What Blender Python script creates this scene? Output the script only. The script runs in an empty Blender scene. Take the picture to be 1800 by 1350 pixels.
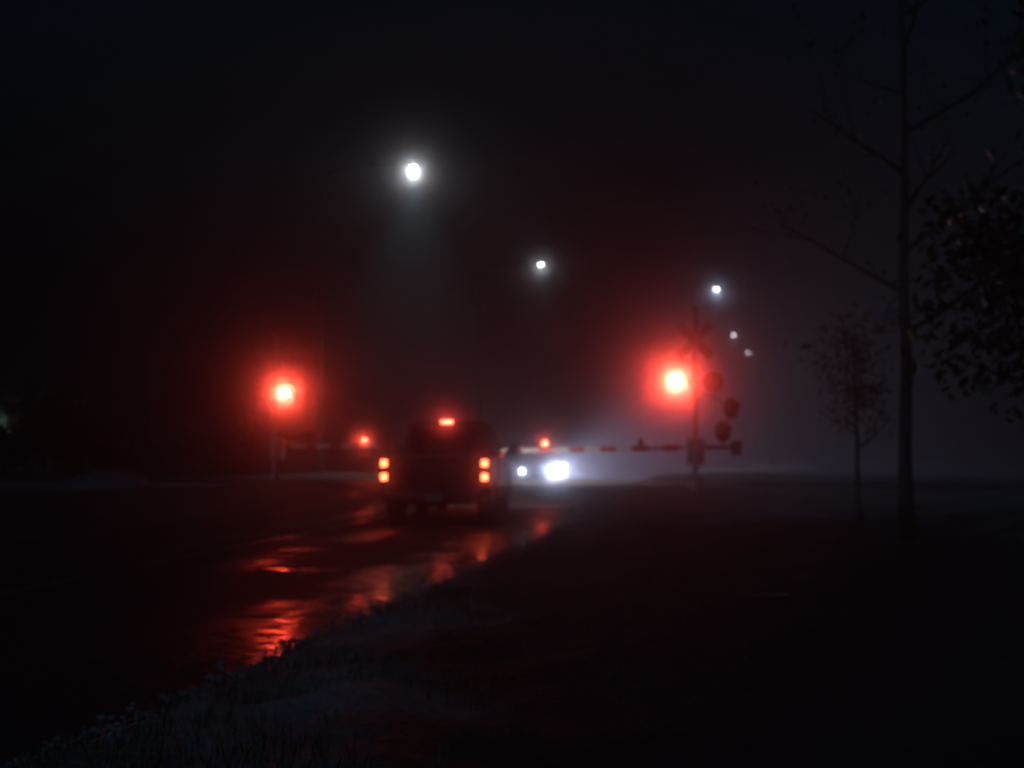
import bpy, bmesh, math, random
from mathutils import Vector, Matrix, noise

rnd = random.Random(7)
R = math.radians
scene = bpy.context.scene
COL = scene.collection

# ------------------------------------------------------------------ helpers
class MB:
    """collects shapes into one bmesh, links them as ONE mesh object"""
    def __init__(self):
        self.bm = bmesh.new()
        self.mi = 0
    def _v(self, p): return self.bm.verts.new(p)
    def face(self, vs, smooth=False):
        try:
            f = self.bm.faces.new(vs)
            f.material_index = self.mi
            f.smooth = smooth
            return f
        except ValueError:
            return None
    def box(self, c, s, rot=None):
        c = Vector(c); hx, hy, hz = s[0]/2, s[1]/2, s[2]/2
        M = rot if rot is not None else Matrix.Identity(3)
        vs = [self._v(c + M @ Vector((sx*hx, sy*hy, sz*hz)))
              for sz in (-1, 1) for sy in (-1, 1) for sx in (-1, 1)]
        for q in ((0,2,3,1),(4,5,7,6),(0,1,5,4),(2,6,7,3),(1,3,7,5),(0,4,6,2)):
            self.face([vs[i] for i in q])
        return self
    def prism(self, pts, axis, a, b):
        """2D outline extruded along an axis from a to b; outline in the two other axes"""
        def P(p, t):
            if axis == 0: return (t, p[0], p[1])
            if axis == 1: return (p[0], t, p[1])
            return (p[0], p[1], t)
        A = [self._v(P(p, a)) for p in pts]; B = [self._v(P(p, b)) for p in pts]
        self.face(A[::-1]); self.face(B)
        n = len(pts)
        for i in range(n):
            self.face([A[i], A[(i+1) % n], B[(i+1) % n], B[i]])
        return self
    def loft(self, rings, cap=True, smooth=True, closed=True):
        rs = [[self._v(p) for p in r] for r in rings]
        n = len(rs[0])
        for a, b in zip(rs, rs[1:]):
            for i in range(n if closed else n-1):
                self.face([a[i], a[(i+1) % n], b[(i+1) % n], b[i]], smooth)
        if cap and closed:
            self.face(rs[0][::-1]); self.face(rs[-1])
        return self
    def tube(self, pts, radii, n=10, cap=True):
        pts = [Vector(p) for p in pts]
        if not hasattr(radii, '__len__'): radii = [radii]*len(pts)
        rings = []
        for i, p in enumerate(pts):
            d = (pts[min(i+1, len(pts)-1)] - pts[max(i-1, 0)]).normalized()
            up = Vector((0, 0, 1)) if abs(d.z) < .9 else Vector((1, 0, 0))
            u = d.cross(up).normalized(); v = d.cross(u)
            rings.append([p + radii[i]*(math.cos(a)*u + math.sin(a)*v)
                          for a in (2*math.pi*k/n for k in range(n))])
        return self.loft(rings, cap)
    def lathe(self, o, d, prof, n=20):
        """profile [(distance along d, radius)] turned about axis d through o"""
        o = Vector(o); d = Vector(d).normalized()
        up = Vector((0, 0, 1)) if abs(d.z) < .9 else Vector((1, 0, 0))
        u = d.cross(up).normalized(); v = d.cross(u)
        rings = [[o + d*t + max(r, 1e-4)*(math.cos(a)*u + math.sin(a)*v)
                  for a in (2*math.pi*k/n for k in range(n))] for t, r in prof]
        return self.loft(rings)
    def ball(self, c, s, sub=2):
        r = bmesh.ops.create_icosphere(self.bm, subdivisions=sub, radius=1)
        for v in r['verts']:
            v.co = Vector((v.co.x*s[0], v.co.y*s[1], v.co.z*s[2])) + Vector(c)
            for f in v.link_faces: f.smooth = True; f.material_index = self.mi
        return self
    def build(self, name, mats, parent=None, bevel=0, seg=2, loc=None, fix=True):
        if fix: bmesh.ops.recalc_face_normals(self.bm, faces=self.bm.faces)
        me = bpy.data.meshes.new(name); self.bm.to_mesh(me); self.bm.free()
        for m in (mats if isinstance(mats, (list, tuple)) else [mats]): me.materials.append(m)
        o = bpy.data.objects.new(name, me); COL.objects.link(o)
        if parent: o.parent = parent
        if loc: o.location = loc
        if bevel:
            b = o.modifiers.new('bevel', 'BEVEL'); b.width = bevel; b.segments = seg
            b.limit_method = 'ANGLE'; b.angle_limit = R(35)
        return o

def tag(o, label=None, cat=None, group=None, kind=None):
    if label: o['label'] = label
    if cat: o['category'] = cat
    if group: o['group'] = group
    if kind: o['kind'] = kind
    return o
def empty(name, loc, rz=0, label=None, cat=None, group=None):
    o = bpy.data.objects.new(name, None); COL.objects.link(o)
    o.location = loc; o.rotation_euler.z = rz; o.empty_display_size = .2
    return tag(o, label, cat, group)
def lamp(name, kind, parent, loc, power, col, radius=.05, aim=None, cone=160, blend=.5):
    l = bpy.data.lights.new(name, kind); l.energy = power; l.color = col
    l.shadow_soft_size = radius
    if kind == 'SPOT': l.spot_size = R(cone); l.spot_blend = blend
    o = bpy.data.objects.new(name, l); COL.objects.link(o); o.parent = parent; o.location = loc
    if aim is not None: o.rotation_euler = Vector(aim).to_track_quat('-Z', 'Y').to_euler()
    return o
def copy_tree(o, parent=None):
    c = o.copy(); COL.objects.link(c)
    if parent: c.parent = parent
    for ch in list(o.children): copy_tree(ch, c)
    return c

# ------------------------------------------------------------------ materials
def mat(name, base=(.5,.5,.5), rough=.5, metal=0, coat=0, spec=.5, emit=None, est=0, noise_s=0, noise_a=.3, bump=0):
    m = bpy.data.materials.new(name); m.use_nodes = True
    nt = m.node_tree; b = nt.nodes['Principled BSDF']
    b.inputs['Base Color'].default_value = (*base, 1); b.inputs['Roughness'].default_value = rough
    b.inputs['Metallic'].default_value = metal; b.inputs['Coat Weight'].default_value = coat
    b.inputs['Specular IOR Level'].default_value = spec
    if emit:
        b.inputs['Emission Color'].default_value = (*emit, 1); b.inputs['Emission Strength'].default_value = est
    if noise_s:
        tc = nt.nodes.new('ShaderNodeTexCoord'); nz = nt.nodes.new('ShaderNodeTexNoise')
        nz.inputs['Scale'].default_value = noise_s; nz.inputs['Detail'].default_value = 6
        nt.links.new(tc.outputs['Object'], nz.inputs['Vector'])
        mx = nt.nodes.new('ShaderNodeMix'); mx.data_type = 'RGBA'
        mx.inputs[6].default_value = (*[c*(1-noise_a) for c in base], 1)
        mx.inputs[7].default_value = (*[min(1, c*(1+noise_a)) for c in base], 1)
        nt.links.new(nz.outputs['Fac'], mx.inputs[0]); nt.links.new(mx.outputs[2], b.inputs['Base Color'])
        if bump:
            bp = nt.nodes.new('ShaderNodeBump'); bp.inputs['Strength'].default_value = bump
            nt.links.new(nz.outputs['Fac'], bp.inputs['Height']); nt.links.new(bp.outputs['Normal'], b.inputs['Normal'])
    return m

def glow(name, col, strength):
    """a lit lens: it emits; the lamp behind it carries the beam"""
    m = mat(name, base=(.2,.2,.2), rough=.3, emit=col, est=strength)
    m.cycles.emission_sampling = 'NONE'
    return m

def glass(name, tint, clear):
    m = bpy.data.materials.new(name); m.use_nodes = True; nt = m.node_tree
    nt.nodes.remove(nt.nodes['Principled BSDF'])
    t = nt.nodes.new('ShaderNodeBsdfTransparent'); t.inputs[0].default_value = (*tint, 1)
    g = nt.nodes.new('ShaderNodeBsdfGlossy'); g.inputs['Roughness'].default_value = .06
    fr = nt.nodes.new('ShaderNodeFresnel'); fr.inputs[0].default_value = 1.45
    mx = nt.nodes.new('ShaderNodeMixShader')
    nt.links.new(fr.outputs[0], mx.inputs[0]); nt.links.new(t.outputs[0], mx.inputs[1]); nt.links.new(g.outputs[0], mx.inputs[2])
    nt.links.new(mx.outputs[0], nt.nodes['Material Output'].inputs['Surface'])
    return m

M = dict(
    paint=mat('dark_truck_paint', (.018,.017,.019), .28, coat=.7, noise_s=3, noise_a=.2),
    carpaint=mat('grey_car_paint', (.12,.12,.13), .3, coat=.6, noise_s=3, noise_a=.1),
    plastic=mat('black_plastic', (.015,.015,.016), .5, noise_s=30, noise_a=.3),
    chrome=mat('dull_chrome', (.35,.35,.36), .22, metal=1, noise_s=12, noise_a=.2),
    rubber=mat('tyre_rubber', (.012,.012,.012), .75, noise_s=40, noise_a=.3, bump=.2),
    rim=mat('wheel_alloy', (.25,.25,.26), .35, metal=1, noise_s=15, noise_a=.2),
    seat=mat('seat_cloth', (.03,.03,.03), .9, noise_s=60, noise_a=.3),
    plate=mat('plate_white', (.2,.2,.19), .5, noise_s=20, noise_a=.1),
    redglass=mat('red_lamp_housing', (.06,.004,.004), .2, coat=.5, noise_s=20, noise_a=.2),
    tail=glow('lit_tail_lens', (1,.11,.035), 17),
    tail3=glow('lit_high_brake_lens', (1,.12,.05), 24),
    flash=glow('lit_flasher_lens', (1,.13,.06), 34),
    armlamp=glow('lit_arm_lamp_lens', (1,.12,.05), 24),
    street=glow('lit_street_lens', (1,.93,.86), 25),
    street_far=glow('lit_far_street_lens', (1,.9,.93), 13),
    head=glow('lit_headlamp_lens', (.93,.94,1), 22),
    yard=glow('lit_yard_lens', (.9,1,.75), .35),
    steel=mat('galvanised_steel', (.3,.3,.3), .5, metal=.8, noise_s=8, noise_a=.25),
    board=mat('black_signal_board', (.012,.012,.012), .6, noise_s=20, noise_a=.3),
    deadlens=mat('unlit_red_lens', (.08,.006,.006), .25, noise_s=20, noise_a=.2),
    white=mat('darkened_sign_sheet', (.13,.13,.125), .45, noise_s=9, noise_a=.08),  # white sheet darkened in colour so it stands unlit against the glow
    blackpaint=mat('black_letter_paint', (.02,.02,.02), .5, noise_s=9, noise_a=.1),
    rail=mat('worn_rail_steel', (.22,.2,.19), .3, metal=1, noise_s=6, noise_a=.3),
    panel=mat('rubber_crossing_panel', (.03,.03,.03), .4, noise_s=12, noise_a=.3, bump=.2),
    ballast=mat('railway_ballast', (.13,.12,.11), .9, noise_s=14, noise_a=.6, bump=.8),
    bark=mat('wet_bark', (.045,.036,.03), .8, noise_s=18, noise_a=.5, bump=.6),
    leaf=mat('dark_leaf', (.03,.05,.03), .5, noise_s=2, noise_a=.4),
    leaf2=mat('dry_brown_leaf', (.05,.045,.03), .6, noise_s=2, noise_a=.4),
    ice=mat('clear_ice_lump', (.8,.8,.82), .12, noise_s=20, noise_a=.05),
    pole=mat('dark_pole', (.01,.01,.01), .95, spec=.1, noise_s=12, noise_a=.4),
    post=mat('weathered_post', (.035,.033,.03), .8, noise_s=12, noise_a=.4),
    glass=glass('tinted_window_glass', (.55,.55,.55), .5),
)

def stripes_mat():
    m = mat('striped_gate_arm', rough=.4); nt = m.node_tree; b = nt.nodes['Principled BSDF']
    tc = nt.nodes.new('ShaderNodeTexCoord'); sp = nt.nodes.new('ShaderNodeSeparateXYZ')
    a = nt.nodes.new('ShaderNodeMath'); a.operation = 'MULTIPLY'; a.inputs[1].default_value = 1/.76
    f = nt.nodes.new('ShaderNodeMath'); f.operation = 'FRACT'
    g = nt.nodes.new('ShaderNodeMath'); g.operation = 'GREATER_THAN'; g.inputs[1].default_value = .5
    mx = nt.nodes.new('ShaderNodeMix'); mx.data_type = 'RGBA'
    mx.inputs[6].default_value = (.62,.04,.03,1); mx.inputs[7].default_value = (.75,.75,.72,1)
    L = nt.links.new
    L(tc.outputs['Object'], sp.inputs[0]); L(sp.outputs['X'], a.inputs[0]); L(a.outputs[0], f.inputs[0])
    L(f.outputs[0], g.inputs[0]); L(g.outputs[0], mx.inputs[0]); L(mx.outputs[2], b.inputs['Base Color'])
    return m
M['arm'] = stripes_mat()

# ------------------------------------------------------------------ the lie of the land
HEAD = R(9.6)                                   # the road runs 9.6 degrees right of the view
DIR = Vector((math.sin(HEAD), math.cos(HEAD), 0)); NRM = Vector((math.cos(HEAD), -math.sin(HEAD), 0))
T_R, T_L = -3.25, -10.95                        # road edges across the road
def sm(a, b, x):
    t = max(0, min(1, (x-a)/(b-a))); return t*t*(3-2*t)
def road_z(s):                                  # up over the railway, then down
    return .36*sm(28.5, 38, s) - .7*sm(42, 58, s)
def st(x, y): return x*DIR.x + y*DIR.y, x*NRM.x + y*NRM.y
def xy(s, t): return DIR*s + NRM*t
def fbm(x, y, sc, o=4):
    return noise.fractal(Vector((x*sc, y*sc, 3.7)), 1.0, 2.0, o)
def ground_z(x, y):
    s, t = st(x, y)
    z = road_z(s)
    d = t - T_R if t > T_R else (T_L - t if t < T_L else -1)
    if d < 0:
        return z - .12*min(1, sm(0, .35, min(t-T_L, T_R-t)))
    near = 1 if t > T_R else .8
    bank = .17*sm(-.02, .45, d) + .10*sm(.3, 2.2, d)
    lump = (.06*fbm(x, y, 1.6) + .02*fbm(x, y, 4.3, 3))*sm(0, .5, d)*(1 - .6*sm(34, 60, s))
    flat_track = 1 - .8*(sm(33, 36, s)*(1-sm(41, 44, s)))
    z = z*(1 - .35*sm(1, 7, d)) + (bank*near + lump)*flat_track
    if t > T_R:                                  # the ploughed heap on the right
        z += .62*math.exp(-((x-8.4)/2.6)**2 - ((y-17.5)/4.2)**2)*(1+.5*fbm(x, y, 1.1))
        z += .40*math.exp(-((x-5.6)/1.5)**2 - ((y-9.5)/2.6)**2)*(1+.4*fbm(x, y, 1.4))
        z += .10*math.exp(-((x-1.6)/.9)**2 - ((y-24)/7)**2)
        u = path_mask(x, y); z -= .16*u          # trodden hollow
    return z
def path_x(y): return .9 + .1735*(y-4) + .25*math.sin(y*.25)
def path_mask(x, y):
    if y > 26: return 0
    w = 1.05 + .08*y
    return (1 - sm(w*.45, w*1.75, abs(x - path_x(y) - .35*fbm(x, y, .9) - .12*fbm(x, y, 3.1))))*(1 - sm(17, 25, y))

def axis(a, b, fine_a, fine_b, step, grow):
    out = []; v = fine_a
    while v <= fine_b: out.append(v); v += step
    st_ = step; v = fine_b
    while v < b: st_ *= grow; v += st_; out.append(min(v, b))
    st_ = step; v = fine_a; lo = []
    while v > a: st_ *= grow; v -= st_; lo.append(max(v, a))
    return lo[::-1] + out

def build_ground():
    g = MB(); bm = g.bm
    T = axis(-250, 250, -12.5, 10.0, .14, 1.16); S = axis(-30, 400, 4.0, 44.0, .22, 1.1)
    lay = bm.verts.layers.float.new('bare')
    rows = []
    for s in S:
        row = []
        for t in T:
            p = xy(s, t); v = bm.verts.new((p.x, p.y, ground_z(p.x, p.y)))
            v[lay] = path_mask(p.x, p.y) if t > T_R else .8  # path trodden bare; left verge has its night dark put into the colour
            row.append(v)
        rows.append(row)
    for a, b in zip(rows, rows[1:]):
        for i in range(len(T)-1):
            f = bm.faces.new((a[i], a[i+1], b[i+1], b[i])); f.smooth = True
    m = mat('snowy_ground', rough=.75); nt = m.node_tree; b = nt.nodes['Principled BSDF']; L = nt.links.new
    tc = nt.nodes.new('ShaderNodeTexCoord')
    n1 = nt.nodes.new('ShaderNodeTexNoise'); n1.inputs['Scale'].default_value = .9; n1.inputs['Detail'].default_value = 8; n1.inputs['Roughness'].default_value = .65
    n2 = nt.nodes.new('ShaderNodeTexNoise'); n2.inputs['Scale'].default_value = 11; n2.inputs['Detail'].default_value = 8
    at = nt.nodes.new('ShaderNodeAttribute'); at.attribute_name = 'bare'
    for n in (n1, n2): L(tc.outputs['Object'], n.inputs['Vector'])
    r1 = nt.nodes.new('ShaderNodeMapRange'); r1.inputs[1].default_value = .25; r1.inputs[2].default_value = .72
    L(n1.outputs['Fac'], r1.inputs[0])
    sub = nt.nodes.new('ShaderNodeMath'); sub.operation = 'MULTIPLY_ADD'; sub.inputs[1].default_value = -1.4
    L(at.outputs['Fac'], sub.inputs[0]); L(r1.outputs[0], sub.inputs[2])
    cl = nt.nodes.new('ShaderNodeClamp'); L(sub.outputs[0], cl.inputs[0])
    mx = nt.nodes.new('ShaderNodeMix'); mx.data_type = 'RGBA'
    mx.inputs[6].default_value = (.05,.048,.045,1); mx.inputs[7].default_value = (.46,.49,.52,1)
    L(cl.outputs[0], mx.inputs[0])
    m2 = nt.nodes.new('ShaderNodeMix'); m2.data_type = 'RGBA'; m2.blend_type = 'MULTIPLY'; m2.inputs[0].default_value = .7
    L(mx.outputs[2], m2.inputs[6]); L(n2.outputs['Color'], m2.inputs[7])
    L(m2.outputs[2], b.inputs['Base Color'])
    bp = nt.nodes.new('ShaderNodeBump'); bp.inputs['Strength'].default_value = .7; bp.inputs['Distance'].default_value = .08
    L(n2.outputs['Fac'], bp.inputs['Height']); L(bp.outputs['Normal'], b.inputs['Normal'])
    tag(g.build('ground', m, fix=False), kind='structure')
build_ground()

def road_material():
    m = mat('wet_asphalt', rough=.4); nt = m.node_tree; b = nt.nodes['Principled BSDF']; L = nt.links.new
    N = nt.nodes.new
    def math_(op, a, bb=None, c=None):
        n = N('ShaderNodeMath'); n.operation = op
        for i, v in enumerate((a, bb, c)):
            if v is None: continue
            if isinstance(v, (int, float)): n.inputs[i].default_value = v
            else: L(v, n.inputs[i])
        return n.outputs[0]
    def ramp(v, lo, hi, a=0., bb=1.):
        n = N('ShaderNodeMapRange'); n.interpolation_type = 'SMOOTHSTEP'
        for i, q in enumerate((lo, hi, a, bb)): n.inputs[i+1].default_value = q
        L(v, n.inputs[0]); return n.outputs[0]
    tc = N('ShaderNodeTexCoord'); sp = N('ShaderNodeSeparateXYZ'); L(tc.outputs['Object'], sp.inputs[0])
    def nz(scale, sx=1, sy=1, det=5, rough=.55):
        mp = N('ShaderNodeMapping'); mp.inputs['Scale'].default_value = (sx, sy, 1); L(tc.outputs['Object'], mp.inputs[0])
        n = N('ShaderNodeTexNoise'); n.inputs['Scale'].default_value = scale; n.inputs['Detail'].default_value = det
        n.inputs['Roughness'].default_value = rough; L(mp.outputs[0], n.inputs['Vector']); return n.outputs['Fac']
    big = nz(.55, .55, 1.0); fine = nz(5, 1, 1, 8); grit = nz(70, 1, 1, 3); slush = nz(2.4, 1, 1, 6, .6)
    x = sp.outputs['X']                                      # across: 0 at the left edge
    W = T_R - T_L
    edge = math_('MULTIPLY', ramp(math_('ADD', x, math_('MULTIPLY', slush, 1.3)), W-.45, W+.25), ramp(nz(1.1, .7, .55, 4), .34, .46))     # water lying in the gutter
    patch = ramp(big, .56, .66)
    rut = math_('MULTIPLY', ramp(math_('ABSOLUTE', math_('SUBTRACT', math_('PINGPONG', math_('SUBTRACT', x, .2), 1.9), .95)), .55, .15), ramp(big, .4, .55))
    wet = math_('MAXIMUM', math_('MAXIMUM', patch, edge), math_('MULTIPLY', rut, .7))
    wet = math_('MULTIPLY', wet, ramp(fine, .36, .52))
    r = N('ShaderNodeMapRange'); r.inputs[3].default_value = .72; r.inputs[4].default_value = .15; L(wet, r.inputs[0])
    L(r.outputs[0], b.inputs['Roughness'])
    sp2 = N('ShaderNodeMapRange'); sp2.inputs[3].default_value = .12; sp2.inputs[4].default_value = .5; L(wet, sp2.inputs[0]); L(sp2.outputs[0], b.inputs['Specular IOR Level'])
    mx = N('ShaderNodeMix'); mx.data_type = 'RGBA'; mx.inputs[6].default_value = (.035,.034,.036,1); mx.inputs[7].default_value = (.014,.014,.016,1)
    L(wet, mx.inputs[0])
    m2 = N('ShaderNodeMix'); m2.data_type = 'RGBA'; m2.blend_type = 'MULTIPLY'; m2.inputs[0].default_value = .6
    gr = N('ShaderNodeMapRange'); gr.inputs[3].default_value = .3; gr.inputs[4].default_value = 1.5; L(grit, gr.inputs[0])
    L(mx.outputs[2], m2.inputs[6]); L(gr.outputs[0], m2.inputs[7]); L(m2.outputs[2], b.inputs['Base Color'])
    h = math_('MULTIPLY_ADD', fine, .6, math_('MULTIPLY', grit, .12))
    bp = N('ShaderNodeBump'); bp.inputs['Distance'].default_value = .03
    st_ = N('ShaderNodeMapRange'); st_.inputs[3].default_value = .55; st_.inputs[4].default_value = .2; L(wet, st_.inputs[0])
    L(st_.outputs[0], bp.inputs['Strength']); L(h, bp.inputs['Height']); L(bp.outputs['Normal'], b.inputs['Normal'])
    return m

def strip(name, m, t0, t1, s0, s1, dz, n_t=2, crown=0):
    """a sheet laid along the road; its own x runs across, y along"""
    g = MB()
    S = [s0]
    while S[-1] < s1: S.append(min(s1, S[-1] + (.5 if S[-1] < 62 else 6)))
    rows = []
    for s in S:
        rows.append([g._v(((t1-t0)*i/n_t, s, road_z(s)+dz + crown*(1-(2*i/n_t-1)**2))) for i in range(n_t+1)])
    for a, b in zip(rows, rows[1:]):
        for i in range(n_t): g.face([a[i], a[i+1], b[i+1], b[i]], True)
    o = g.build(name, m, fix=False)
    o.location = NRM*t0; o.rotation_euler.z = -HEAD
    return o
road = strip('road', road_material(), T_L, T_R, -20, 380, 0, 12, .05)
tag(road, kind='structure')

# worn paint: centre line, right edge line (broken up by wear)
def worn_paint(name, col):
    m = mat(name, col, .35); nt = m.node_tree; b = nt.nodes['Principled BSDF']; L = nt.links.new
    tc = nt.nodes.new('ShaderNodeTexCoord'); n = nt.nodes.new('ShaderNodeTexNoise'); n.inputs['Scale'].default_value = 6; n.inputs['Detail'].default_value = 7
    L(tc.outputs['Object'], n.inputs['Vector'])
    mp = nt.nodes.new('ShaderNodeMapRange'); mp.inputs[1].default_value = .46; mp.inputs[2].default_value = .56; L(n.outputs['Fac'], mp.inputs[0])
    mx = nt.nodes.new('ShaderNodeMix'); mx.data_type = 'RGBA'; mx.inputs[6].default_value = (.02,.02,.02,1); mx.inputs[7].default_value = (*col, 1)
    L(mp.outputs[0], mx.inputs[0]); L(mx.outputs[2], b.inputs['Base Color'])
    return m
TC = (T_L+T_R)/2
tag(strip('road_centre_line', worn_paint('worn_yellow_paint', (.35,.24,.04)), TC-.06, TC+.06, -20, 31, .056, 1), kind='structure')
tag(strip('stop_line', worn_paint('worn_white_paint', (.5,.5,.5)), TC+.1, T_R-.4, 30.6, 31.1, .05, 6), kind='structure')

# ------------------------------------------------------------------ railway across the road
RS = 38.0                                               # where the track crosses, along the road
def across(name, m, s_a, s_b, t0, t1, z0, z1, label=None, cat=None, kind=None, group=None, bev=0):
    g = MB(); g.box((0, 0, (z0+z1)/2), (t1-t0, s_b-s_a, z1-z0))
    o = g.build(name, m, bevel=bev); p = xy((s_a+s_b)/2, (t0+t1)/2)
    o.location = (p.x, p.y, 0); o.rotation_euler.z = -HEAD
    return tag(o, label, cat, group, kind)
zt = road_z(RS)
for nm, a, b in (('crossing_panel', -1.75, -.80), ('crossing_panel', -.62, .62), ('crossing_panel', .80, 1.75)):
    across(nm, M['panel'], RS+a, RS+b, T_L-.3, T_R+.3, zt-.1, zt+.068, kind='structure', bev=.01)
for side, (t0, t1) in (('l', (-70, T_L-.35)), ('r', (T_R+.35, 70))):
    across('ballast_bed', M['ballast'], RS-2.1, RS+2.1, t0, t1, zt-.5, zt-.02, kind='structure', bev=.1)
for k, (q, lab) in enumerate(((-.72, 'nearer steel rail of the track crossing the wet road'),
                              (.72, 'farther steel rail of the track crossing the wet road'))):
    g = MB(); zz = zt - .05
    g.prism([(-.07, zz), (.07, zz), (.07, zz+.02), (.012, zz+.04), (.012, zz+.1), (.036, zz+.11), (.036, zz+.145),
             (-.036, zz+.145), (-.036, zz+.11), (-.012, zz+.1), (-.012, zz+.04), (-.07, zz+.02)], 0, -75, 75)
    o = g.build('rail', M['rail']); p = xy(RS+q, TC); o.location = (p.x, p.y, 0); o.rotation_euler.z = -HEAD
    tag(o, lab, 'rail', 'rails of the level crossing')

# ------------------------------------------------------------------ pickup truck
def arch_profile(y0, y1, zt0, zt1, zb, arches, extra_top=None):
    """side outline (y,z) with wheel arches cut from the bottom edge, front to rear along the bottom"""
    pts = [(y0, zb), (y0, zt0)] + (extra_top or []) + [(y1, zt1), (y1, zb)]
    for c, r in sorted(arches, reverse=True):
        for k in range(0, 13):
            a = math.pi*k/12
            y = c + r*math.cos(a); z = max(zb, .40 + r*math.sin(a))
            pts.append((y, z))
    return pts

def quad_frame(g, q, m):
    """frame strip round the opening of quad q (m = border share); returns opening"""
    c = sum((Vector(p) for p in q), Vector())/4
    inn = []
    for p in q:
        p = Vector(p); inn.append(p + (c-p)*m)
    A = [g._v(p) for p in q]; B = [g._v(p) for p in inn]
    for i in range(4): g.face([A[i], A[(i+1) % 4], B[(i+1) % 4], B[i]])
    return inn

def pane(name, q, m, parent, off=0):
    g = MB(); g.face([g._v(p) for p in q])
    o = g.build(name, m, parent)
    s = o.modifiers.new('thick', 'SOLIDIFY'); s.thickness = .006
    return o

def lerp(a, b, t): return Vector(a)*(1-t) + Vector(b)*t

def greenhouse(root, m, zb, zr, wb, wt, yb0, yb1, yt0, yt1, split=.5, crown=.05):
    """cab upper: pillars, roof and the glass in its openings; y0 rear, y1 front"""
    g = MB(); e = .004
    bl0, br0, bl1, br1 = (-wb, yb0, zb), (wb, yb0, zb), (-wb, yb1, zb), (wb, yb1, zb)
    tl0, tr0, tl1, tr1 = (-wt, yt0, zr), (wt, yt0, zr), (-wt, yt1, zr), (wt, yt1, zr)
    ops = []
    ops.append(('rear_window', quad_frame(g, [bl0, br0, tr0, tl0], .13)))
    ops.append(('windscreen', quad_frame(g, [br1, bl1, tl1, tr1], .1)))
    for b0, b1, t0, t1 in ((br0, br1, tr0, tr1), (bl1, bl0, tl1, tl0)):
        sp = split if b0[0] > 0 else 1-split
        bm_, tm_ = lerp(b0, b1, sp), lerp(t0, t1, sp)
        ops.append(('side_window', quad_frame(g, [b0, bm_, tm_, t0], .13)))
        ops.append(('side_window', quad_frame(g, [bm_, b1, t1, tm_], .13)))
    c = g.build('cab_pillars', m, root)
    bmx = bmesh.new(); bmx.from_mesh(c.data); bmesh.ops.remove_doubles(bmx, verts=bmx.verts, dist=.001)
    bmesh.ops.recalc_face_normals(bmx, faces=bmx.faces); bmx.to_mesh(c.data); bmx.free()
    s = c.modifiers.new('thick', 'SOLIDIFY'); s.thickness = .05; s.offset = -1
    for n, q in ops: pane(n, q, M['glass'], root)
    # roof: rounded cap
    rr = MB(); rings = []
    for k in range(7):
        a = k/6
        ins = .16*(1-math.cos(a*math.pi/2)); h = crown*math.sin(a*math.pi/2) - .045*(1-a)
        x = wt + .015 - ins*1.2; y0 = yt0 - .02 + ins; y1 = yt1 + .02 - ins
        n = 24; ring = []
        for i in range(n):
            t = 2*math.pi*i/n; cx, cy = math.cos(t), math.sin(t)
            px = math.copysign(abs(cx)**.35, cx)*x; py = (y0+y1)/2 + math.copysign(abs(cy)**.35, cy)*(y1-y0)/2
            ring.append((px, py, zr + h))
        rings.append(ring)
    rr.loft(rings); rr.build('roof', m, root)

def wheel(root, x, y, r=.40, w=.27):
    g = MB(); sx = 1 if x > 0 else -1
    g.lathe((x-w/2, y, r), (1, 0, 0), [(0, r*.62), (.005, r*.86), (.035, r*.97), (.07, r), (w-.07, r), (w-.035, r*.97), (w-.005, r*.86), (w, r*.62)], 32)
    t = g.build('wheel', M['rubber'], root)
    g = MB(); ox = x + sx*(w/2-.05)
    g.lathe((ox, y, r), (sx, 0, 0), [(0, r*.6), (.05, r*.62), (.052, r*.55), (.02, r*.5), (.015, .12), (.045, .1), (.05, .03)], 24)
    for k in range(6):
        a = k*math.pi/3; u = Vector((0, math.cos(a), math.sin(a)))
        g.tube([Vector((ox+sx*.035, y, r))+u*.08, Vector((ox+sx*.045, y, r))+u*r*.56], [.035, .028], 8)
    g.build('rim', M['rim'], t)

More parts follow.
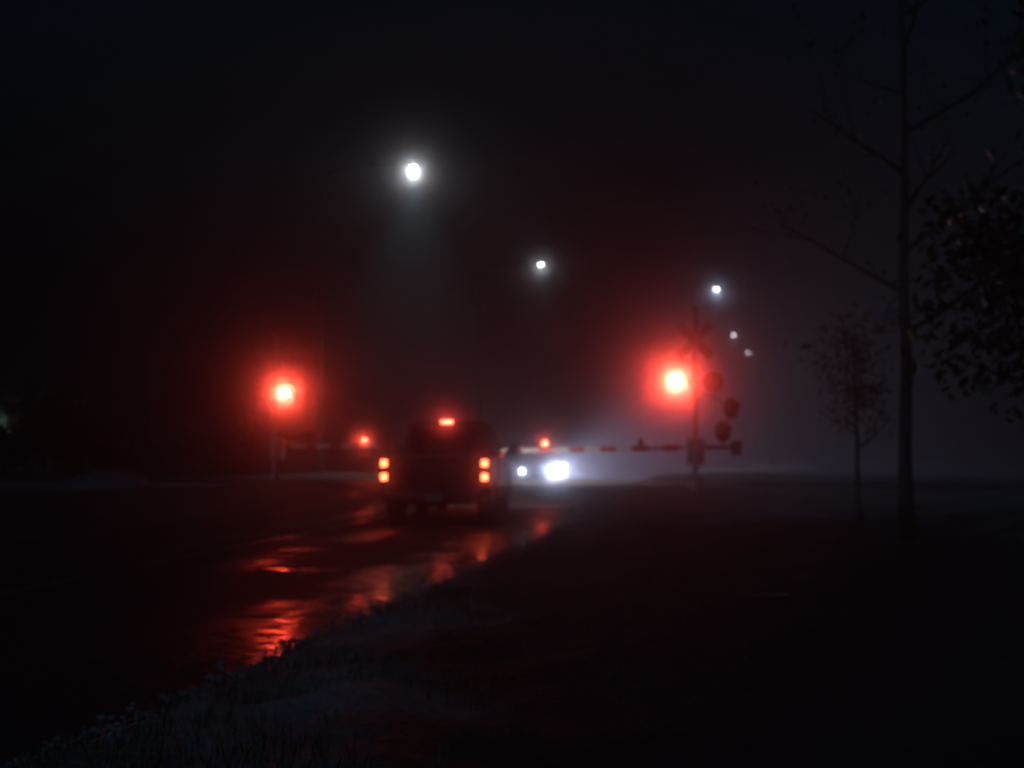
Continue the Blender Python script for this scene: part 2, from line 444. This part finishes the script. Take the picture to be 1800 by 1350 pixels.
def pickup():
    root = empty('pickup_truck', (-1.385, 25.0, 0), R(-4.0),
                 'dark crew cab pickup truck waiting at the lowered gate with its brake lights lit', 'pickup truck')
    P = M['paint']
    RA, FA = (1.18, .47), (4.72, .47)
    g = MB()
    # bed sides, floor, front wall
    for sx in (-1, 1):
        g = MB(); g.prism(arch_profile(.12, 1.83, 1.23, 1.25, .50, [RA]), 0, sx*.86, sx*.985)
        g.build('bed_side', P, root, .03)
    g = MB(); g.box((0, .98, .70), (1.74, 1.70, .06)); g.box((0, 1.79, .95), (1.70, .06, .5))
    g.build('bed_liner', M['plastic'], root, .01)
    # cab lower body and bonnet
    g = MB()
    g.prism(arch_profile(1.86, 5.62, 1.25, .98, .42, [FA], [(3.95, 1.22), (4.1, 1.17), (5.3, 1.12)]), 0, -.975, .975)
    g.build('body', P, root, .06, 3)
    # doors with handles
    for sx in (-1, 1):
        for y0, y1 in ((1.98, 2.98), (3.01, 4.05)):
            g = MB(); g.box((sx*.984, (y0+y1)/2, .86), (.022, y1-y0, .72))
            d = g.build('door', P, root, .01)
            h = MB(); h.box((sx*1.012, y0+.14, 1.10), (.03, .17, .035)); h.build('door_handle', M['chrome'], d, .008)
    greenhouse(root, P, 1.245, 1.87, .93, .755, 1.88, 4.05, 2.02, 3.30, .47, .07)
    # tailgate
    g = MB(); g.box((0, .07, .895), (1.66, .07, .65)); g.box((0, .028, .93), (1.3, .02, .34)); g.box((0, .05, 1.235), (1.66, .12, .03))
    tg = g.build('tailgate', P, root, .012)
    h = MB(); h.box((0, .014, 1.10), (.24, .016, .07)); h.build('handle', M['plastic'], tg, .006)
    # bumper, plate, hitch
    g = MB(); g.prism([(-.97, .14), (-.86, -.06), (-.3, -.10), (.3, -.10), (.86, -.06), (.97, .14)], 2, .46, .60)
    b = g.build('rear_bumper', P, root, .02)
    g = MB(); g.box((0, -.105, .53), (.31, .012, .12)); g.build('number_plate', M['plate'], b, .003)
    g = MB(); g.tube([(0, .1, .40), (0, -.1, .40)], .03, 8); g.build('tow_hitch', M['plastic'], root)
    # chassis
    g = MB()
    for sx in (-1, 1): g.box((sx*.42, 2.8, .47), (.09, 5.0, .14))
    g.tube([(-.75, 1.18, .40), (.75, 1.18, .40)], .05, 10); g.ball((0, 1.18, .40), (.15, .17, .15))
    g.tube([(-.75, 4.72, .40), (.75, 4.72, .40)], .05, 10); g.box((.1, 2.9, .45), (.5, 1.1, .16))
    g.build('chassis', M['plastic'], root, .01)
    g = MB(); g.tube([(.55, 2.2, .40), (.6, .9, .42), (.66, .1, .40)], .035, 10); g.build('exhaust_pipe', M['steel'], root)
    for x in (-.83, .83):
        for y in (1.18, 4.72): wheel(root, x, y)
    # tail lights: tall housing with an upper and a lower lit block
    for sx in (-1, 1):
        g = MB(); g.box((sx*.915, .07, 1.01), (.145, .10, .44)); t = g.build('tail_light', M['redglass'], root, .02)
        for z in (1.143, .898):
            g = MB(); g.box((sx*.900, .012, z), (.105, .022, .115)); g.build('lamp_lens', M['tail'], t, .02, 3)
            lamp('brake_lamp', 'SPOT', root, (sx*.900, -.03, z), 3.2, (1,.025,.02), .05, (0, -1, .03), 26, 1)
            lamp('brake_lamp', 'SPOT', root, (sx*.900, -.03, z), 4, (1,.025,.02), .05, (0, -1, -.2), 110, .8)
    g = MB(); g.box((0, 2.005, 1.905), (.34, .05, .06)); t = g.build('high_brake_light', M['plastic'], root, .01)
    g = MB(); g.box((0, 1.972, 1.905), (.215, .02, .05)); g.build('lamp_lens', M['tail3'], t, .01)
    lamp('brake_lamp', 'SPOT', root, (0, 1.93, 1.91), 26, (1,.03,.02), .04, (0, -1, .08), 26, 1)
    lamp('brake_lamp', 'SPOT', root, (0, 1.93, 1.91), 9, (1,.04,.025), .04, (0, -1, -.1), 110, .8)
    # mirrors
    for sx in (-1, 1):
        g = MB(); g.box((sx*1.17, 3.62, 1.385), (.20, .13, .20)); g.tube([(sx*.96, 3.68, 1.30), (sx*1.1, 3.63, 1.34)], .035, 8)
        mr = g.build('wing_mirror', M['plastic'], root, .04, 3)
        g = MB(); g.box((sx*1.17, 3.552, 1.385), (.15, .008, .14)); g.build('mirror_glass', M['chrome'], mr)
    # seats
    for x in (-.42, .42):
        for y, zz in ((2.35, 1.28), (3.2, 1.30)):
            g = MB(); g.box((x, y, zz-.27), (.5, .16, .66)); g.box((x, y, zz+.16), (.25, .1, .17)); g.box((x, y+.25, zz-.55), (.5, .5, .14))
            g.build('seat', M['seat'], root, .04, 3)
    # front: grille, headlights
    g = MB(); g.box((0, 5.64, .80), (1.1, .05, .34)); g.build('grille', M['plastic'], root, .02)
    g = MB(); g.prism([(-.97, 5.5), (-.9, 5.72), (.9, 5.72), (.97, 5.5)], 2, .42, .58); g.build('front_bumper', M['chrome'], root, .02)
    for sx in (-1, 1):
        g = MB(); g.box((sx*.77, 5.635, .84), (.32, .04, .22)); g.build('headlight', M['head'], root, .02)
        lamp('headlamp', 'SPOT', root, (sx*.77, 5.72, .84), 190, (1,.93,.85), .06, (.16, 1, -.0), 84, .9)
    # roof antenna fin
    g = MB(); g.loft([[(-.02, 3.0, 1.93), (.02, 3.0, 1.93), (.02, 2.82, 1.93), (-.02, 2.82, 1.93)],
                      [(-.006, 2.88, 1.99), (.006, 2.88, 1.99), (.006, 2.82, 1.99), (-.006, 2.82, 1.99)]])
    g.build('antenna_fin', P, root, .004)
    return root
pickup()

# ------------------------------------------------------------------ oncoming cars
def sedan(loc, rz, label, power):
    root = empty('oncoming_car', loc, rz, label, 'car', 'cars waiting beyond the crossing')
    P = M['carpaint']
    g = MB()
    g.prism(arch_profile(-4.35, 0, .95, .62, .22, [(-.85, .36), (-3.5, .36)], [(-3.3, .98), (-1.15, .93), (-.2, .76)]), 0, -.88, .88)
    g.build('body', P, root, .07, 3)
    greenhouse(root, P, .94, 1.40, .80, .58, -3.75, -1.05, -3.0, -1.9, .5, .05)
    for x in (-.78, .78):
        for y in (-.85, -3.5): wheel(root, x, y, .32, .2)
    for sx in (-1, 1):
        g = MB(); g.box((sx*.67, .0, .64), (.20, .07, .12)); g.build('headlight', M['head'], root, .03)
        lamp('headlamp', 'SPOT', root, (sx*.67, .10, .64), power*(1.0 if sx < 0 else .15), (1,.88,.95), .06, (0, 1, .018), 80, .95)
        if power > 100 and sx < 0: lamp('fog_fill', 'SPOT', root, (sx*.67, .10, .64), power*36, (1,.73,.88), .06, (-.47, 1, -.01), 50, 1)  # added flood, brightens the fog to one side of the beam
        g = MB(); g.box((sx*.97, -1.35, 1.0), (.16, .09, .12)); g.tube([(sx*.86, -1.35, .95), (sx*.93, -1.35, .98)], .025, 8)
        g.build('wing_mirror', P, root, .03)
    g = MB(); g.box((0, .02, .45), (.9, .03, .2)); g.build('grille', M['plastic'], root, .02)
    g = MB(); g.box((0, .04, .36), (.31, .012, .12)); g.build('number_plate', M['plate'], root, .003)
    g = MB(); g.box((0, -.02, .3), (1.6, .14, .14)); g.build('front_bumper', M['plastic'], root, .03)
    return root
# local +y is the way the car faces; it faces back along the road to us
def facing(dx): return math.pi - HEAD + dx
zc = road_z(60)
sedan((1.10, 60.0, zc), facing(R(7)), 'nearer oncoming car behind the gate arm, its two headlights glaring through the fog', 200)
sedan((2.15, 76.0, zc), facing(R(9)), 'farther oncoming car queued behind the first, its headlight dimmer between the two bright ones', 10)

# ------------------------------------------------------------------ crossing signals with gates
RED = (1, .045, .019)
def signal_head(root, x, y, z, lit, facing_dir=-1, power=0, rz=0, aim=None, low=None):
    """round black backboard with a hooded lamp"""
    g = MB(); Rm = Matrix.Rotation(rz, 3, 'Z'); c = Vector((x, y, z))
    fwd = Rm @ Vector((0, facing_dir, 0))
    g.lathe(c, fwd, [(-.01, .255), (.012, .255), (.014, .15), (.014, .0)], 32)
    g.lathe(c - fwd*.16, fwd, [(0, .06), (.03, .11), (.14, .12), (.16, .12)], 20)
    h = g.build('signal_light', M['board'], root)
    # hood: open half tube over the lens
    g = MB(); up = Vector((0, 0, 1)); side = Rm @ Vector((1, 0, 0))
    r0, rings = .125, []
    for t in (.012, .10, .22):
        lim = R(115) if t < .05 else R(112 - t*190)
        rings.append([c + fwd*t + r0*(math.sin(a)*side + math.cos(a)*up) for a in [lim*(k/8-1) for k in range(17)]])
    g.loft(rings, cap=False, closed=False)
    o = g.build('hood', M['board'], h); s = o.modifiers.new('thick', 'SOLIDIFY'); s.thickness = .006
    g = MB(); g.lathe(c, fwd, [(.016, .105), (.03, .1), (.045, .07), (.052, .0)], 24)
    g.build('lens', M['flash'] if lit else M['deadlens'], h)
    if lit:
        p = c + fwd*.24
        lamp('flasher_lamp', 'SPOT', root, p, power, RED, .09, aim or fwd, 6.6, 1.0)
        lamp('flasher_downlight', 'SPOT', root, p, power*.34, RED, .09, low or fwd, 7, 1.0)   # the lens also throws light down on the road

def crossing_signal(loc, rz, label, lit_x, arm_len, arm_lamps, power, arm_dir, mast_h, extra=False, arm_z=1.42, lamp_z=2.94, face=-1, arm_droop=0.0, arm_power=60, aim=None):
    root = empty('crossing_signal', loc, rz, label, 'crossing signal', 'signals with gates at the railway crossing')
    g = MB(); z0 = loc[2]
    low = Matrix.Rotation(-rz, 3, 'Z') @ (Vector((-1.8, 12, 0)) - Vector((loc[0], loc[1], lamp_z)))
    aim = Matrix.Rotation(-rz, 3, 'Z') @ (Vector((0, 0, 1.7)) - Vector((loc[0], loc[1], lamp_z)))
    g.lathe((0, 0, 0), (0, 0, 1), [(-.3, .16), (.25, .16), (.3, .09), (.32, .065), (mast_h-.12, .065), (mast_h-.1, .085), (mast_h, .085), (mast_h+.03, .02)], 18)
    g.build('mast', M['steel'], root)
    # crossbuck with its words
    cz = mast_h - .78
    cb = None
    for sgn in (-1, 1):
        g = MB(); rot = Matrix.Rotation(sgn*R(45), 3, 'Y')
        g.box((0, face*(.10 if sgn > 0 else .128), cz), (1.08, .02, .215), rot)
        o = g.build('crossbuck', M['white'], root, .004) if cb is None else g.build('crossbuck_blade', M['white'], cb, .004)
        cb = cb or o
        fc = bpy.data.curves.new('crossbuck_lettering', 'FONT'); fc.body = 'RAILROAD' if sgn < 0 else 'CROSSING'
        fc.size = .15; fc.align_x = 'CENTER'; fc.align_y = 'CENTER'; fc.extrude = .001
        fo = bpy.data.objects.new('font', fc); COL.objects.link(fo); bpy.context.view_layer.update()
        me = bpy.data.meshes.new_from_object(fo.evaluated_get(bpy.context.evaluated_depsgraph_get()))
        bpy.data.objects.remove(fo); me.materials.clear(); me.materials.append(M['blackpaint'])
        t = bpy.data.objects.new('lettering', me); COL.objects.link(t); t.parent = cb
        t.location = (0, face*(.112 if sgn > 0 else .140), cz)
        t.rotation_euler = (Matrix.Rotation(0 if face < 0 else math.pi, 3, 'Z') @ Matrix.Rotation(sgn*R(45)*(1 if face < 0 else -1), 3, 'Y') @ Matrix.Rotation(R(90), 3, 'X')).to_euler()
    # lamp bracket and pair
    lz = lamp_z - z0
    g = MB(); g.tube([(-.40, face*-.02, lz), (.40, face*-.02, lz)], .03, 8); g.lathe((0, 0, lz-.1), (0, 0, 1), [(0, .09), (.2, .09)], 14)
    g.build('lamp_bracket', M['steel'], root)
    for x in (-.42, .42):
        signal_head(root, x, -.17, lz, x == lit_x, -1, power, 0, aim, low)
        signal_head(root, x, .17, lz, False, 1)
    if extra:   # second pair on a slanting side bracket
        g = MB(); g.tube([(.05, 0, lz-.25), (.45, .0, lz-.36), (.84, 0, lz-.62), (.64, 0, lz-1.16)], .03, 8)
        g.build('side_bracket', M['steel'], root)
        signal_head(root, .84, -.06, lz-.62, False, -1, 0, R(48)); signal_head(root, .64, -.06, lz-1.16, False, -1, 0, R(48))
    # gate mechanism, counterweight, arm
    az = arm_z - z0
    g = MB(); g.box((0, face*-.0+.22, az-.10), (.42, .34, .62)); g.build('gate_mechanism', M['steel'], root, .03)
    g = MB(); s = arm_dir
    g.box((-s*.45, .44, az), (1.1, .06, .1)); g.box((-s*.95, .44, az-.02), (.26, .12, .34)); g.build('counterweight', M['board'], root, .02)
    ar = empty('gate_arm', (0, .44, az)); ar.parent = root
    ar.rotation_euler.y = s*R(arm_droop)
    g = MB(); L = arm_len
    pts = [(s*.1, -.075), (s*L, -.045), (s*L, .045), (s*.1, .075)]
    g.prism(pts, 1, -.03, .03)
    arm = g.build('arm_bar', M['arm'], ar, .006)
    for dx, lit in arm_lamps:
        g = MB(); g.box((s*dx, 0, .09), (.09, .07, .05)); g.lathe((s*dx, 0, .11), (0, 0, 1), [(0, .05), (.02, .062), (.1, .062), (.13, .04)], 14)
        l = g.build('arm_light', M['board'] if lit else M['deadlens'], ar)
        if lit:
            for q in (-1, 1):
                g = MB(); g.lathe((s*dx, q*.045, .165), (0, q, 0), [(0, .06), (.025, .058), (.04, .03)], 16)
                # lens sits on the lamp's two faces
                g.build('lens', M['armlamp'], l)
                lamp('arm_lamp', 'SPOT', l, (s*dx, q*.14, .175), arm_power, RED, .05, (0, q, 0), 165, .7)
    return root

crossing_signal((4.30, 33.0, ground_z(4.3, 33.0)), -HEAD, 'nearer crossing signal on the right verge, crossbuck above its one glowing red lamp', -.42, 6.1,
                [(1.3, False), (3.62, True), (5.2, True)], 2000, -1, 4.68-ground_z(4.3, 33), True, 1.40, 2.93, -1, 1.1, 14)
crossing_signal((-6.85, 40.5, ground_z(-6.85, 40.5)), -HEAD, 'farther crossing signal left of the road, its red lamp lit beside the other lowered gate', .42, 5.4,
                [(1.3, False), (2.57, True), (4.9, True)], 1300, 1, 4.6-ground_z(-6.85, 40.5), False, 1.42, 2.93, 1, 0, 40)

# ------------------------------------------------------------------ street lamps
def street_lamp(head, side, label, mname, power, lens, glowm, cone=150, col=(1,.74,.62), down=30):
    hx, hy, hz = head
    base = Vector((hx, hy, 0)) + NRM*(side*3.3)
    gz = ground_z(base.x, base.y)
    root = empty('street_lamp', (base.x, base.y, gz), -HEAD, label, 'street lamp', 'street lamps along the road')
    H = hz - gz; g = MB()
    g.lathe((0, 0, 0), (0, 0, 1), [(-.2, .16), (.3, .16), (.32, .11), (H-.5, .06)], 14); g.build('pole', M['pole'], root)
    g = MB(); s = -side
    g.tube([(0, 0, H-.6), (s*.25, 0, H-.1), (s*1.3, 0, H+.16), (s*2.8, 0, H+.19)], [.055, .045, .04, .035], 10); g.build('arm', M['pole'], root)
    g = MB()
    rings = []
    for x, w, zl, zh in ((2.7, .05, .14, .24), (2.85, .12, .09, .27), (3.1, .19, .07, .29), (3.45, .19, .07, .26), (3.65, .08, .09, .19)):
        rings.append([(s*x, -w, zl+H), (s*x, w, zl+H), (s*x, w*.7, zh+H), (s*x, -w*.7, zh+H)])
    g.loft(rings); hd = g.build('lamp_head', M['pole'], root, .02)
    g = MB(); g.ball((s*3.3, 0, H+.05), lens); g.build('lens', glowm, hd)
    lamp('street_bulb', 'SPOT', root, (s*3.3, 0, H-.14), power, col, .1, (0, 0, -1), 174, .12)
    lamp('street_bulb', 'SPOT', root, (s*3.3, 0, H-.14), power*down, (.7,1,.97), .1, (0, 0, -1), 72, 1)
    return root
street_lamp((-3.40, 48.0, 10.95), -1, 'nearest street lamp, highest and brightest white light with a wide halo', 'a', 105, (.11,.08,.06), M['street'], 165)
street_lamp((1.55, 75.0, 11.05), -1, 'second white street lamp on the left of the road, lower with a small halo', 'b', 34, (.14,.12,.10), M['street'], 165)
street_lamp((12.7, 87.0, 11.05), 1, 'bluish white street lamp just above the dark crossbuck, uppermost of the right row', 'c', 70, (.15,.14,.13), M['street'], 165, (.92,.88,1))
street_lamp((19.45, 123.0, 10.95), 1, 'small white street lamp, middle of the three in the right row', 'd', 18, (.2,.17,.16), M['street_far'], 165)
street_lamp((24.75, 147.0, 10.95), 1, 'smallest pinkish street lamp, lowest and farthest of the right row', 'e', 8, (.2,.17,.16), M['street_far'], 165)

# dim yard lamp far left, half hidden by a bush
g_z = ground_z(-34, 93)
yl = empty('yard_lamp', (-34.0, 94.0, g_z), 0, 'dim greenish yard lamp low at the far left edge, half hidden by a bush', 'lamp')
g = MB(); g.tube([(0, 0, -.2), (0, 0, 2.6-g_z)], [.06, .05], 10); g.build('post', M['post'], yl)
g = MB(); g.lathe((0, 0, 2.6-g_z), (0, 0, 1), [(0, .06), (.05, .16), (.08, .17), (.42, .2), (.44, .27), (.6, .04)], 14); hd = g.build('lamp_head', M['post'], yl)
g = MB(); g.lathe((0, 0, 2.7-g_z), (0, 0, 1), [(0, .175), (.28, .205)], 14); g.build('lens', M['yard'], hd)
lamp('yard_bulb', 'POINT', yl, (0, -.3, 2.8-g_z), 60, (.8,1,.7), .1)

# ------------------------------------------------------------------ trees, bushes, snow
def branch(g, p, d, L, r, depth, tips):
    pts, rad = [p], [r]; q = p.copy(); dd = d.copy()
    for k in range(4):
        dd = (dd + Vector((rnd.uniform(-.18,.18), rnd.uniform(-.18,.18), rnd.uniform(-.05,.14)))).normalized()
        q = q + dd*L/4; pts.append(q.copy()); rad.append(r*(1-.16*(k+1)))
        tips.append(q.copy())
    g.tube(pts, rad, 7 if depth > 1 else 5)
    if depth:
        for k in range(rnd.randint(2, 3)):
            i = rnd.randint(1, 4)
            side = Vector((rnd.uniform(-1,1), rnd.uniform(-1,1), rnd.uniform(.0,.8))).normalized()
            branch(g, pts[i], (dd*.55 + side*.8).normalized(), L*rnd.uniform(.5,.75), rad[i]*.62, depth-1, tips)
def leaf_cloud(g, centres, n, spread, size):
    for _ in range(n):
        c = rnd.choice(centres); p = c + Vector((rnd.gauss(0,1), rnd.gauss(0,1), rnd.gauss(0,.8)))*spread
        a = Vector((rnd.uniform(-1,1), rnd.uniform(-1,1), rnd.uniform(-1,1))).normalized()
        b = a.cross(Vector((rnd.uniform(-1,1), rnd.uniform(-1,1), rnd.uniform(-1,1)))).normalized()
        s = size*rnd.uniform(.6, 1.4)
        g.face([g._v(p-a*s), g._v(p+b*s*.5), g._v(p+a*s), g._v(p-b*s*.5)])
def tree(name, x, y, h, r, first, leaves, spread, size, m, label, cat, nb=9, lean=(0,0), group=None, reach=1):
    z = ground_z(x, y) - .05
    root = empty(name, (x, y, z), 0, label, cat, group)
    g = MB(); tips = []
    n = 7; pts = [Vector((lean[0]*h*(k/n)**1.3 + rnd.uniform(-.03,.03), lean[1]*h*k/n, h*k/n)) for k in range(n+1)]
    g.tube(pts, [r*(1.35 if k == 0 else 1)*(1-.85*k/n) for k in range(n+1)], 10)
    for k in range(nb):
        f = first + (1-first)*(k+.5)/nb; i = min(n-1, int(f*n)); p = pts[i].lerp(pts[i+1], f*n-i)
        a = k*2.4 + rnd.uniform(-.5,.5)
        branch(g, p, Vector((math.cos(a), math.sin(a), rnd.uniform(.15,.6))).normalized(), reach*h*(.36-.22*f)*rnd.uniform(.8,1.2), r*(.5-.3*f), 2, tips)
    g.build('trunk', M['bark'], root)
    if leaves:
        g = MB(); leaf_cloud(g, tips, leaves, spread, size); g.build('crown', m, root, fix=False)
    return root
def bush(name, x, y, h, w, n, size, m, label, cat='bush', group=None):
    z = ground_z(x, y) - .05
    root = empty(name, (x, y, z), 0, label, cat, group)
    g = MB(); tips = []
    for k in range(9):
        a = k*2.4; d = Vector((math.cos(a)*w/h*.7, math.sin(a)*w/h*.7, 1)).normalized()
        branch(g, Vector((math.cos(a)*.08, math.sin(a)*.08, 0)), d, h*rnd.uniform(.6,.9), .02, 1, tips)
    g.build('stems', M['bark'], root)
    g = MB(); leaf_cloud(g, [t for t in tips if t.z > h*.15], n, w*.14, size); g.build('crown', m, root, fix=False)
    return root
G1 = 'trees on the right verge'
tree('bare_tree', 5.10, 18.2, 8.2, .095, .30, 500, .16, .05, M['leaf2'], 'slender dark tree trunk with bare branches standing on the right verge', 'tree', 11, (0.005, 0), G1)
tree('small_tree', 5.55, 22.5, 3.1, .05, .35, 900, .14, .05, M['leaf2'], 'small twiggy tree left of the slender trunk, with a ragged clump of leaves', 'tree', 9, (-.02, 0), G1)
tree('leafy_tree', 6.3, 13.2, 7.5, .14, .10, 16000, .28, .075, M['leaf'], 'large dark leafy tree filling the right edge of the picture', 'tree', 22, (-.01, 0), G1, .62)
tree('leafy_tree', 8.9, 19.5, 8.5, .16, .14, 7000, .3, .09, M['leaf'], 'dark leafy tree standing back behind the one at the right edge', 'tree', 18, (0, 0), G1, .6)
G2 = 'bushes left of the road'
bush('bush', -19.0, 52.0, 3.6, 4.4, 4200, .12, M['leaf'], 'dark bush in front of the dim yard lamp at far left', 'bush', G2)
bush('bush', -16.4, 54.5, 2.5, 3.8, 3000, .12, M['leaf'], 'lower dark bush next to the one hiding the yard lamp, nearer the road', 'bush', G2)
bush('bush', -12.2, 60.0, 2.3, 4.0, 2600, .12, M['leaf'], 'dark bush farthest back on the left verge, nearest the red signal', 'bush', G2)

def snow_pile(x, y, w, d, h, label):
    g = MB(); n, k = 28, 9; rings = []
    for j in range(k):
        f = j/(k-1); rr = math.cos(f*math.pi/2)**.8 if f < 1 else .02; zz = h*math.sin(f*math.pi/2)**1.2 - .12*(1-f)
        ring = []
        for i in range(n):
            a = 2*math.pi*i/n; px, py = math.cos(a)*w*rr, math.sin(a)*d*rr
            q = 1 + .22*fbm(x+px, y+py, 1.3) + .08*fbm(x+px, y+py, 5)
            ring.append((px*q, py*q, zz*(1+.3*fbm(x+px*2, y+py*2, 1.1))))
        rings.append(ring)
    g.loft(rings)
    o = g.build('snow_pile', mat('old_snow', (.10,.11,.12), .7, noise_s=9, noise_a=.3, bump=.6))
    o.location = (x, y, ground_z(x, y)); return tag(o, label, 'snow pile')
snow_pile(-10.4, 36.0, 1.3, 1.0, .42, 'low heap of ploughed snow on the left verge, beyond the dark lane')

# ice lump at the road's edge, glinting
def ice(x, y, r, label):
    g = MB(); z = ground_z(x, y); g.ball((0, 0, 0), (r, r*.9, r*.8), 3)
    for v in g.bm.verts: v.co *= 1 + .03*noise.noise(v.co*14)
    o = g.build('ice_lump', M['ice']); o.location = (x, y, z + r*.5); tag(o, label, 'ice lump', 'ice lumps at the road edge')
ice(.165, 20.6, .055, 'pale glinting ice lump on the edge of the wet road, nearest the camera')
ice(.14, 26.6, .05, 'pale ice lump beside the rear right wheel of the pickup')

def grass():
    g = MB()
    for _ in range(12000):
        s = 5 + 30*rnd.random()**1.6; d = abs(rnd.gauss(0, 1))*1.6 + .25
        p = xy(s, T_R + d)
        if fbm(p.x, p.y, .8) < -.02 or path_mask(p.x, p.y) > .5: continue
        z = ground_z(p.x, p.y); h = rnd.uniform(.03, .12); a = rnd.uniform(0, 6.28)
        u = Vector((math.cos(a), math.sin(a), 0)); wv = Vector((-u.y, u.x, 0))*.004
        b = Vector((p.x, p.y, z-.01)); t = b + u*h*rnd.uniform(.1, .8) + Vector((0, 0, h)); mid = b.lerp(t, .5) + Vector((0, 0, h*.12))
        g.face([g._v(b-wv), g._v(b+wv), g._v(mid+wv*.7), g._v(mid-wv*.7)])
        g.face([g._v(mid-wv*.7), g._v(mid+wv*.7), g._v(t)])
    tag(g.build('grass', mat('dead_grass', (.10,.08,.05), .8, noise_s=5, noise_a=.5), fix=False), kind='stuff')
grass()
def slush():
    g = MB()
    for _ in range(2600):
        s = 6 + 26*rnd.random()**1.4; d = rnd.gauss(.06, .13); p = xy(s, T_R + d)
        r = rnd.uniform(.008, .028)*(1.3 if rnd.random() < .1 else 1)
        z = max(ground_z(p.x, p.y), road_z(s) + .0 if d < 0 else -9)
        nv = len(g.bm.verts); g.ball((p.x, p.y, z + r*.2), (r*rnd.uniform(.8, 1.5), r*rnd.uniform(.8, 1.5), r*.75), 1)
    for v in g.bm.verts: v.co += Vector((noise.noise(v.co*23), noise.noise(v.co*23+Vector((9,9,9))), noise.noise(v.co*31)))*.012
    tag(g.build('slush', mat('dirty_slush', (.16,.16,.17), .4, noise_s=20, noise_a=.6)), kind='stuff')
slush()

# shallow puddle in the trodden hollow
g = MB(); n = 40; px, py = 2.32, 12.8
zp = max(ground_z(px + q*.12, py) for q in (-1, 0, 1)) + .01
ring = []
for i in range(n):
    a = 2*math.pi*i/n; q = 1 + .35*noise.noise(Vector((math.cos(a)*1.3, math.sin(a)*1.3, 5)))
    ring.append((math.cos(a)*.2*q, math.sin(a)*.16*q, 0))
g.face([g._v(p) for p in ring])
pu = g.build('puddle', mat('standing_water', (.01,.011,.012), .22, noise_s=3, noise_a=.2, bump=.03)); pu.location = (px, py, zp); tag(pu, kind='structure')

# ------------------------------------------------------------------ haze
g = MB(); g.box((0, 0, 0), (560, 480, 46)); hz = g.build('haze', None)
hz.location = (0, 180, 20.0)
m = bpy.data.materials.new('night_fog'); m.use_nodes = True; nt = m.node_tree
nt.nodes.remove(nt.nodes['Principled BSDF'])
pv = nt.nodes.new('ShaderNodeVolumePrincipled')
pv.inputs['Color'].default_value = (.92, .90, .96, 1); pv.inputs['Density'].default_value = .008
pv.inputs['Anisotropy'].default_value = .992
p2 = nt.nodes.new('ShaderNodeVolumePrincipled')          # the finer, bluer part of the haze scatters more evenly
p2.inputs['Color'].default_value = (.22, .62, 1.0, 1); p2.inputs['Density'].default_value = .009
p2.inputs['Anisotropy'].default_value = .65
ad = nt.nodes.new('ShaderNodeAddShader')
nt.links.new(pv.outputs[0], ad.inputs[0]); nt.links.new(p2.outputs[0], ad.inputs[1])
nt.links.new(ad.outputs[0], nt.nodes['Material Output'].inputs['Volume'])
hz.data.materials.clear(); hz.data.materials.append(m); tag(hz, kind='stuff')

# ------------------------------------------------------------------ night sky, added blue fill
w = bpy.data.worlds.new('World'); scene.world = w; w.use_nodes = True; nt = w.node_tree
sky = nt.nodes.new('ShaderNodeTexSky'); sky.sky_type = 'NISHITA'; sky.sun_disc = False
sky.sun_elevation = R(32); sky.sun_rotation = R(210)
bg = nt.nodes['Background']; tn = nt.nodes.new('ShaderNodeMix'); tn.data_type = 'RGBA'; tn.blend_type = 'MULTIPLY'; tn.inputs[0].default_value = 1
tn.inputs[7].default_value = (.15, 1.0, 1, 1)                 # night air is colder than the day sky
nt.links.new(sky.outputs[0], tn.inputs[6]); nt.links.new(tn.outputs[2], bg.inputs[0]); bg.inputs[1].default_value = .0026
sl = bpy.data.lights.new('ground_fill', 'SUN'); sl.energy = .38; sl.color = (.3,.68,1); sl.angle = R(2)  # added cold fill that lifts the snow; no moon is seen
so = bpy.data.objects.new('ground_fill', sl); COL.objects.link(so)
sd = Vector((math.sin(R(210))*math.cos(R(32)), math.cos(R(210))*math.cos(R(32)), math.sin(R(32))))
so.rotation_euler = (-sd).to_track_quat('-Z', 'Y').to_euler(); so.location = (0, -10, 30)

# ------------------------------------------------------------------ camera
cam = bpy.data.cameras.new('camera'); co = bpy.data.objects.new('camera', cam); COL.objects.link(co)
cam.sensor_width = 36; cam.lens = 49.4; cam.clip_start = .05; cam.clip_end = 2000
co.location = (0, 0, 1.5); co.rotation_euler = (R(90 + 2.41), 0, 0)
cam.dof.use_dof = True; cam.dof.focus_distance = 4.0; cam.dof.aperture_fstop = 2.7; cam.dof.aperture_blades = 0
scene.camera = co

scene.view_settings.view_transform = 'Standard'; scene.view_settings.look = 'None'
scene.view_settings.exposure = 0; scene.view_settings.gamma = 1
c = scene.cycles
c.max_bounces = 6; c.diffuse_bounces = 2; c.glossy_bounces = 3; c.transparent_max_bounces = 12; c.volume_bounces = 0
c.sample_clamp_indirect = 3; c.sample_clamp_direct = 0
c.use_denoising = True
